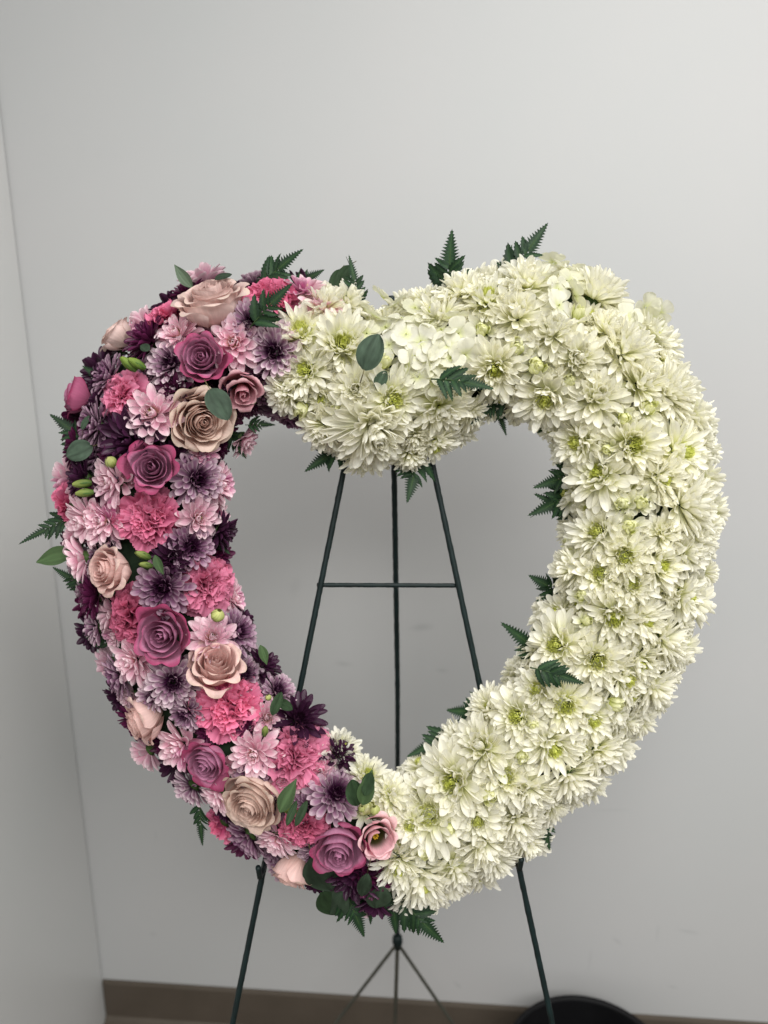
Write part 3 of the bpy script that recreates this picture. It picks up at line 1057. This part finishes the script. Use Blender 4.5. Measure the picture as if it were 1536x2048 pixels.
# ---- chrysanthemums on the white half
WH = ((600, 652, 116, 'o'), (686, 682, 126, 'o'), (652, 600, 104, 'f'), (606, 738, 108, 'o'), (600, 822, 84, 'b'), (712, 775, 106, 'f'), (790, 802, 120, 'o'),
      (884, 822, 120, 'f'), (752, 868, 176, 'F'), (642, 865, 108, 'f'), (872, 900, 96, 'o'), (735, 930, 108, 'o'), (822, 922, 92, 'f'), (566, 790, 90, 'f'),
      (702, 592, 96, 'f'), (868, 618, 98, 'o'), (920, 565, 120, 'f'), (976, 585, 110, 'o'), (1030, 622, 136, 'f'), (966, 655, 78, 'b'), (1035, 696, 84, 'b'),
      (990, 742, 118, 'o'), (1075, 732, 96, 'b'), (1155, 716, 120, 'f'), (1140, 762, 76, 'b'), (1090, 802, 126, 'o'), (1196, 792, 134, 'f'), (1060, 550, 136, 'f'),
      (1160, 626, 70, 'b'), (1108, 655, 108, 'f'), (1222, 652, 110, 'f'), (1262, 690, 118, 's'), (1205, 575, 116, 's'), (1292, 762, 126, 'f'), (1316, 662, 100, 'o'),
      (1352, 775, 110, 's'), (1302, 812, 84, 'b'), (1270, 890, 118, 'o'), (1375, 902, 128, 'o'), (1150, 886, 108, 'o'), (1190, 942, 126, 'o'), (1332, 960, 98, 'o'),
      (1392, 1004, 138, 's'), (1245, 1006, 74, 'b'), (1285, 1006, 74, 'b'), (1190, 1062, 120, 'o'), (1260, 1052, 80, 'b'), (1250, 1112, 108, 'o'), (1326, 1130, 108, 'o'),
      (1382, 1112, 96, 'f'), (1200, 1146, 98, 'o'), (1266, 1166, 100, 'o'), (1230, 1238, 126, 'o'), (1134, 1132, 124, 'f'), (1300, 1246, 100, 'o'), (1160, 1190, 62, 'b'),
      (1172, 1242, 60, 'b'), (1110, 1290, 118, 'o'), (1196, 1322, 118, 'o'), (1286, 1332, 100, 'o'), (1384, 1195, 96, 'o'), (1342, 1285, 96, 's'), (1260, 1362, 110, 'o'),
      (1130, 1412, 118, 'o'), (1070, 1378, 98, 'o'), (1235, 1412, 80, 'b'), (1318, 1385, 96, 's'), (1190, 1446, 98, 'o'), (1030, 1432, 110, 'o'), (1066, 1452, 68, 'b'),
      (1110, 1502, 118, 'o'), (960, 1492, 138, 'f'), (1010, 1552, 118, 'o'), (1046, 1515, 68, 'b'), (900, 1566, 138, 'o'), (980, 1592, 80, 'b'), (856, 1630, 134, 'o'),
      (956, 1645, 98, 'o'), (1062, 1592, 112, 'f'), (900, 1662, 62, 'b'), (846, 1710, 62, 'b'), (800, 1742, 108, 'o'), (850, 1776, 116, 'o'), (920, 1750, 100, 'f'),
      (972, 1700, 118, 'f'), (1042, 1655, 108, 's'), (1152, 1572, 112, 's'), (1205, 1520, 100, 'o'), (818, 1655, 70, 'o'), (784, 1585, 80, 'f'), (690, 1492, 84, 'o'),
      (738, 1545, 84, 'o'), (1040, 1000, 1, 'x'), (1130, 985, 90, 'o'), (1330, 1065, 90, 'f'), (1410, 1080, 90, 's'), (1250, 835, 70, 'b'), (1215, 900, 60, 'b'))
for (x, y, d, k) in WH:
    if k == 'x': continue
    p, nr_, w = surf(x, y)
    sink = .004 if k == 'b' else 0.0
    r = d * .5 * PX * (1.2 if k != 'b' else 1.0)
    add_mum(k, p - nr_ * sink, jitter(nr_, 7), r, 1)

# ---- hydrangea florets
for (cx, cy, n, sp) in ((790, 640, 10, 62), (880, 690, 13, 66), (1130, 565, 8, 50), (1290, 640, 6, 40), (850, 740, 6, 40)):
    for k in range(n):
        f = math.sqrt((k + .5) / n)
        x = cx + sp * f * math.cos(k * 2.4); y = cy + sp * f * math.sin(k * 2.4)
        p, nr_, w = surf(x, y)
        p = p + nr_ * (.004 * (1 - f * f) - .003)
        c = link('hydrangea_floret', random.choice(FLORET), wreath); c['label'] = 'pale cream hydrangea floret with four rounded petals'
        r = random.uniform(27, 36) * PX
        set_local(c, p, jitter(nr_, 20), r)
        placed.append((p, r * .8, 1))

# ---- fill the flanks and the gaps
def is_left(x, y):
    if y < 1150:
        return x < 655 - (y - 560) * 0.27
    return x < 690 + (y - 1480) * 0.24


count = {0: 0, 1: 0}
for tries in range(9000):
    i = random.randrange(len(CC))
    a = R(random.uniform(-108, 108))
    sh = random.uniform(2, 24)
    p, nr_, w = place(i, a, shrink=sh)
    if abs(a) > R(90):
        p.y = max(-0.002, p.y) * .7 + .004
    x, y = CC[i, 0] + OUTW[i, 0] * 150 * math.sin(a), CC[i, 1] + OUTW[i, 1] * 150 * math.sin(a)
    side = 0 if is_left(x, y) else 1
    r = random.uniform(38, 54) * PX
    late = tries > 3600
    if late:
        r *= .80
        p = p - nr_ * .005                      # late ones sit deeper, between the others
    ok = all((p - q).length > ((.47 if late else .66) if s2 == side else .60) * (r + r2) for (q, r2, s2) in placed)
    if not ok or count[side] > (95 if side == 0 else 165): continue
    count[side] += 1
    if side == 1:
        k = random.choices('ofbs', (5, 3, 2.0 if abs(a) < R(50) else .2, 3.5 if abs(a) > R(45) else .3))[0]
        rr = r * 1.15
    else:
        k = random.choices('LPD', (3, 2.2, 3.6))[0]
        rr = r * 1.1
    add_mum(k, p, jitter(nr_, 10), rr, side)

# ------------------------------------------------------------------ greenery
def strap(pos0, pos1, face):
    """matrix whose X runs from pos0 to pos1 and whose Z looks to face"""
    X = (pos1 - pos0)
    L = X.length
    X = X.normalized()
    Z = (face - X * face.dot(X)).normalized()
    Y = Z.cross(X)
    m = Matrix((X, Y, Z)).transposed().to_4x4()
    return m, L


def fern(tip, base, w0, w1, spread=1.0, n=5, face=None, lab='dark green serrated fern frond'):
    p1 = uvw(tip[0], tip[1], w1)
    p0 = uvw(base[0], base[1], w0)
    face = Vector((random.uniform(-.5, .5), -1, random.uniform(-.2, .5))) if face is None else face
    m, L = strap(p0, p1, face)
    mb = MB()
    bow = random.uniform(-.06, .06)
    pth = [(t, bow * math.sin(PI * t), .05 * math.sin(PI * t)) for t in np.linspace(0, .97, 7)]
    mb.tube(pth, [.014, .013, .012, .011, .009, .007, .004], 5, S(62, 84, 48))
    fr = link('fern_frond', mb.mesh('fern_stalk', M['leaf']), wreath)
    fr['label'] = lab
    fr.matrix_local = Matrix.Translation(p0 - O0) @ m @ Matrix.Diagonal((L, L, L, 1))
    t_end = .52
    tm = link('leaflet', TERMINALS[random.randrange(2)], fr)
    tm.matrix_local = Matrix.Translation((t_end, bow * math.sin(PI * t_end), .05 * math.sin(PI * t_end))) @ Matrix.Diagonal((1 - t_end, (1 - t_end) * (.2 + spread), .5, 1))
    for k in range(n):
        for sd in (-1, 1):
            t = lerp(.12, t_end + .03, (k + (.25 if sd > 0 else 0)) / n)
            ln = lerp(.40, .25, k / max(1, n - 1)) * random.uniform(.85, 1.1) * (.55 + .62 * spread)
            lf = link('leaflet', LEAFLETS[random.randrange(3)], fr)
            ang = sd * R(random.uniform(40, 54))
            lf.matrix_local = (Matrix.Translation((t, bow * math.sin(PI * t), .05 * math.sin(PI * t))) @ Matrix.Rotation(ang, 4, 'Z')
                               @ Matrix.Rotation(R(random.gauss(0, 14)), 4, 'X') @ Matrix.Rotation(R(random.gauss(2, 8)), 4, 'Y') @ Matrix.Diagonal((ln, ln * 1.05, ln, 1)))
    return fr


FERNS = (((905, 458), (898, 610), .01, .02, 1.0), ((1097, 446), (1010, 570), .01, .015, .8), ((1020, 488), (1000, 560), .0, .0, .8), ((606, 496), (505, 585), .01, .02, .9),
         ((650, 540), (580, 580), .0, .01, 1.0), ((691, 510), (712, 620), .02, .02, .55), ((586, 566), (500, 655), .078, .095, .9), ((870, 565), (915, 630), .01, .01, .9),
         ((97, 830), (190, 900), .01, .02, .9), ((162, 735), (225, 775), .02, .02, .9), ((36, 1088), (150, 1030), .0, .02, .45), ((104, 1135), (180, 1180), .02, .02, .7),
         ((165, 1266), (225, 1290), .01, .01, .7), ((402, 1692), (398, 1600), .01, .01, .7), ((607, 942), (705, 880), .0, .01, 1.0), ((816, 1008), (842, 900), .0, .02, 1.0),
         ((1063, 972), (1165, 940), .0, .02, .9), ((1057, 1038), (1165, 985), .0, .02, .9), ((1068, 984), (1170, 1030), .0, .01, .8), ((1056, 1150), (1135, 1195), .0, .01, 1.3),
         ((998, 1247), (1105, 1330), .01, .03, .8), ((892, 1416), (985, 1420), .0, .01, 1.3), ((814, 1516), (910, 1470), .0, .01, .9), ((1097, 1702), (1075, 1630), .0, .01, 1.3),
         ((896, 1806), (840, 1770), .0, .01, .8), ((726, 1876), (685, 1775), .02, .02, 1.0), ((740, 1850), (735, 1770), .01, .01, .8), ((792, 1868), (783, 1770), .02, .02, 1.2),
         ((890, 1884), (798, 1790), .02, .03, 1.1), ((1015, 872), (990, 800), .0, .01, .7), ((942, 852), (1015, 790), .02, .03, .8), ((988, 782), (862, 758), .085, .10, .9),
         ((1168, 1372), (1060, 1335), .075, .088, .9), ((496, 916), (455, 860), .0, .01, .8), ((552, 850), (490, 850), .02, .02, .9), ((603, 1384), (588, 1450), .0, .01, 1.0),
         ((460, 1110), (420, 1070), .01, .02, 1.1), ((1075, 870), (1120, 840), .01, .02, 1.0))
for (tip, base, w0, w1, sp) in FERNS:
    ln = math.hypot(tip[0] - base[0], tip[1] - base[1])
    fern(tip, base, w0, w1, sp, n=4 if ln > 80 else 3)


def leaf(mesh, name, label, c0, c1, w0, w1, width=1.0, face=None):
    p0, p1 = uvw(c0[0], c0[1], w0), uvw(c1[0], c1[1], w1)
    face = Vector((random.uniform(-.3, .3), -1, random.uniform(-.1, .4))) if face is None else face
    m, L = strap(p0, p1, face)
    o = link(name, mesh, wreath)
    o['label'] = label
    o.matrix_local = Matrix.Translation(p0 - O0) @ m @ Matrix.Diagonal((L, L * width, L, 1))
    return o


EU = (((728, 740), (756, 668), .094, .104, .80, 0), ((752, 776), (772, 742), .076, .080, .7, 1), ((420, 778), (456, 838), .115, .12, .72, 0), ((185, 892), (132, 912), .055, .06, .85, 0),
      ((625, 1712), (665, 1792), .05, .04, .8, 1), ((645, 1780), (690, 1838), .03, .015, .8, 2), ((690, 1775), (655, 1835), .035, .02, .7, 1), ((742, 1545), (728, 1592), .095, .10, .62, 2),
      ((700, 532), (668, 575), .0, .01, .5, 2), ((680, 540), (660, 580), .0, .01, .5, 2), ((763, 1770), (752, 1826), .06, .045, .7, 1), ((735, 1745), (722, 1800), .08, .07, .45, 1),
      ((592, 1652), (612, 1602), .105, .10, .36, 2), ((574, 1650), (592, 1604), .10, .10, .34, 2), ((300, 700), (280, 690), .10, .10, .9, 1), ((555, 1400), (585, 1420), .07, .07, .6, 2),
      ((545, 1430), (560, 1385), .08, .08, .5, 2), ((715, 1610), (705, 1565), .08, .09, .7, 2), ((430, 560), (462, 545), .05, .05, .5, 1), ((165, 860), (175, 830), .06, .06, .5, 1))
for (c0, c1, w0, w1, wd, v) in EU:
    leaf(ROUND[v], 'eucalyptus_leaf', 'rounded grey-green eucalyptus leaf', c0, c1, w0, w1, wd)
for (c0, c1, w0, w1, v) in (((150, 1105), (66, 1122), .02, .02, 0), ((385, 575), (347, 530), .04, .05, 1), ((725, 1610), (742, 1545), .09, .10, 0), ((560, 1625), (590, 1560), .09, .09, 0),
                            ((520, 1290), (535, 1330), .06, .06, 0), ((310, 1110), (325, 1150), .11, .11, 0)):
    leaf(LANCE[v], 'leaf', 'slim pointed green leaf', c0, c1, w0, w1, 1.3)
for (c0, c1, v, s) in (((275, 742), (245, 712), 1, 50), ((292, 738), (262, 722), 1, 46), ((186, 966), (140, 975), 0, 46), ((190, 985), (150, 990), 0, 44), ((232, 930), (212, 905), 2, 40), ((430, 1238), (436, 1205), 2, 46),
                       ((590, 1620), (560, 1590), 0, 50), ((528, 1470), (532, 1438), 0, 34), ((300, 1115), (272, 1100), 0, 40), ((305, 1132), (280, 1125), 0, 34), ((750, 1625), (742, 1595), 2, 36),
                       ((722, 1620), (724, 1600), 2, 24), ((535, 1400), (528, 1385), 2, 22), ((500, 805), (505, 800), 1, 20)):
    p, nr_, w = surf(c0[0], c0[1])
    d = Vector((c1[0] - c0[0], 0, -(c1[1] - c0[1]))).normalized()
    o = link('lisianthus_bud', BUDS[v], wreath)
    o['label'] = ('slim closed green flower bud', 'slim closed green flower bud', 'round pale yellow-green flower bud')[v]
    nn = (d * .8 + nr_ * .5).normalized()
    set_local(o, p + nr_ * .003, nn, s * PX * .58)

# ------------------------------------------------------------------ the easel
easel = new_root('wire_easel', uvw(783, 1024, -.03))
tag(easel, 'dark green wire easel standing on thin legs and holding the heart wreath', 'easel')
EO = uvw(783, 1024, -.03)


def fl_plane(x0, y0, x1, y1, w):
    """run the straight line of a front leg on to the floor"""
    a, c = uvw(x0, y0, w), uvw(x1, y1, w)
    A, B = PLANE @ a, PLANE @ c
    t = (0.004 - A.z) / (B.z - A.z)
    return a, a + (c - a) * t


def wire(name, pts, rad, mat='wire', n=10, seg=90, bump=.10):
    mb = MB()
    P = [Vector(p) - EO for p in pts]
    L = sum((P[i + 1] - P[i]).length for i in range(len(P) - 1))
    path = []
    for i in range(len(P) - 1):
        k = max(2, int(seg * (P[i + 1] - P[i]).length / L))
        for j in range(k):
            path.append(P[i].lerp(P[i + 1], j / k))
    path.append(P[-1])
    q = [rad * (1 + random.uniform(-.05, .05)) for i in range(len(path))]
    mb.tube(path, q, n, (0.02, 0.035, 0.033), True, bump * .5)
    return link(name, mb.mesh(name, M[mat]), easel)


WB = -.022
a, c = fl_plane(735, 705, 465, 2048, WB)
wire('leg', [a, c], .0034, seg=260)
a2, c2 = fl_plane(817, 705, 1105, 2048, WB)
wire('leg', [a2, c2], .0034, seg=260)
wire('top_bar', [a + Vector((-.012, 0, 0)), a2 + Vector((.012, 0, 0))], .0038, seg=20)
wire('crossbar', [uvw(634, 1170, WB - .004), uvw(914, 1171, WB - .004)], .0026, seg=60)
# ledges that carry the wreath
for (x, y) in ((531, 1738), (1027, 1722)):
    q = uvw(x, y, WB)
    wire('hook', [q + Vector((0, .004, .006)), q + Vector((0, -.04, .010)), q + Vector((0, -.052, .026))], .0030, seg=20)
# rear leg: hinged at the top, swings back to the floor by the wall
PI_ = PLANE.inverted()
knobW = on_floor_height(795, 1886, 0.36)
topL = uvw(783, 592, -.006)
kn = PI_ @ knobW
dirv = kn - topL
wire('rear_leg', [topL, topL + dirv * .5 + Vector((.0035, 0, 0)), kn], .0037, seg=200)
mb = MB()
axis = dirv.normalized()
pp = [kn - EO + axis * s for s in (-.020, -.016, -.004, .004, .012, .016)]
mb.tube(pp, [.004, .0085, .0095, .0075, .0072, .004], 12, (.02, .035, .033))
link('collar', mb.mesh('collar', M['wire']), easel)
for (x, y, h) in ((670, 2048, .20), (790, 2048, .20), (906, 2048, .20)):
    q = PI_ @ on_floor_height(x, y, h)
    A, B = PLANE @ kn, PLANE @ q
    t = (0.003 - A.z) / (B.z - A.z)
    wire('rear_foot', [kn, kn + (q - kn) * t], .0030 if x != 790 else .0036, 'thin_wire', seg=40, bump=.02)

# ------------------------------------------------------------------ the bin
HB = 0.20
back = on_floor_height(1142, 1986, HB)
RB = 0.15
cen = Vector((back.x, back.y - RB, 0))
root = bpy.data.objects.new('waste_bin', None); COL.objects.link(root); root.location = cen
tag(root, 'round black open-topped bin on the floor behind the right easel leg', 'bin')


def lathe(name, prof, mat, parent, n=64):
    mb = MB()
    for (r, z) in prof:
        for k in range(n):
            a = 2 * PI * k / n
            mb.v.append((r * math.cos(a), r * math.sin(a), z)); mb.c.append((.02, .02, .02)); mb.uv.append((k / n, z))
    for j in range(len(prof) - 1):
        for k in range(n):
            mb.f.append((j * n + k, j * n + (k + 1) % n, (j + 1) * n + (k + 1) % n, (j + 1) * n + k))
    return link(name, mb.mesh(name, M[mat]), parent)


lathe('bin_body', [(0.0005, .004), (RB - .035, .004), (RB - .03, .01), (RB - .008, HB - .02), (RB - .011, HB - .02), (RB - .034, .014), (0.0005, .012)], 'bin', root)
lathe('rim', [(RB - .011, HB - .019), (RB - .004, HB - .018), (RB, HB - .008), (RB - .004, HB), (RB - .011, HB - .003), (RB - .0125, HB - .012), (RB - .011, HB - .019)], 'bin', root)
lathe('liner', [(0.0005, .06), (.06, .055), (RB - .05, .05), (RB - .022, .09), (RB - .0135, HB - .012), (RB - .0132, HB - .0035)], 'bin_liner', root)
print('parts', len(wreath.children), 'fill', count)
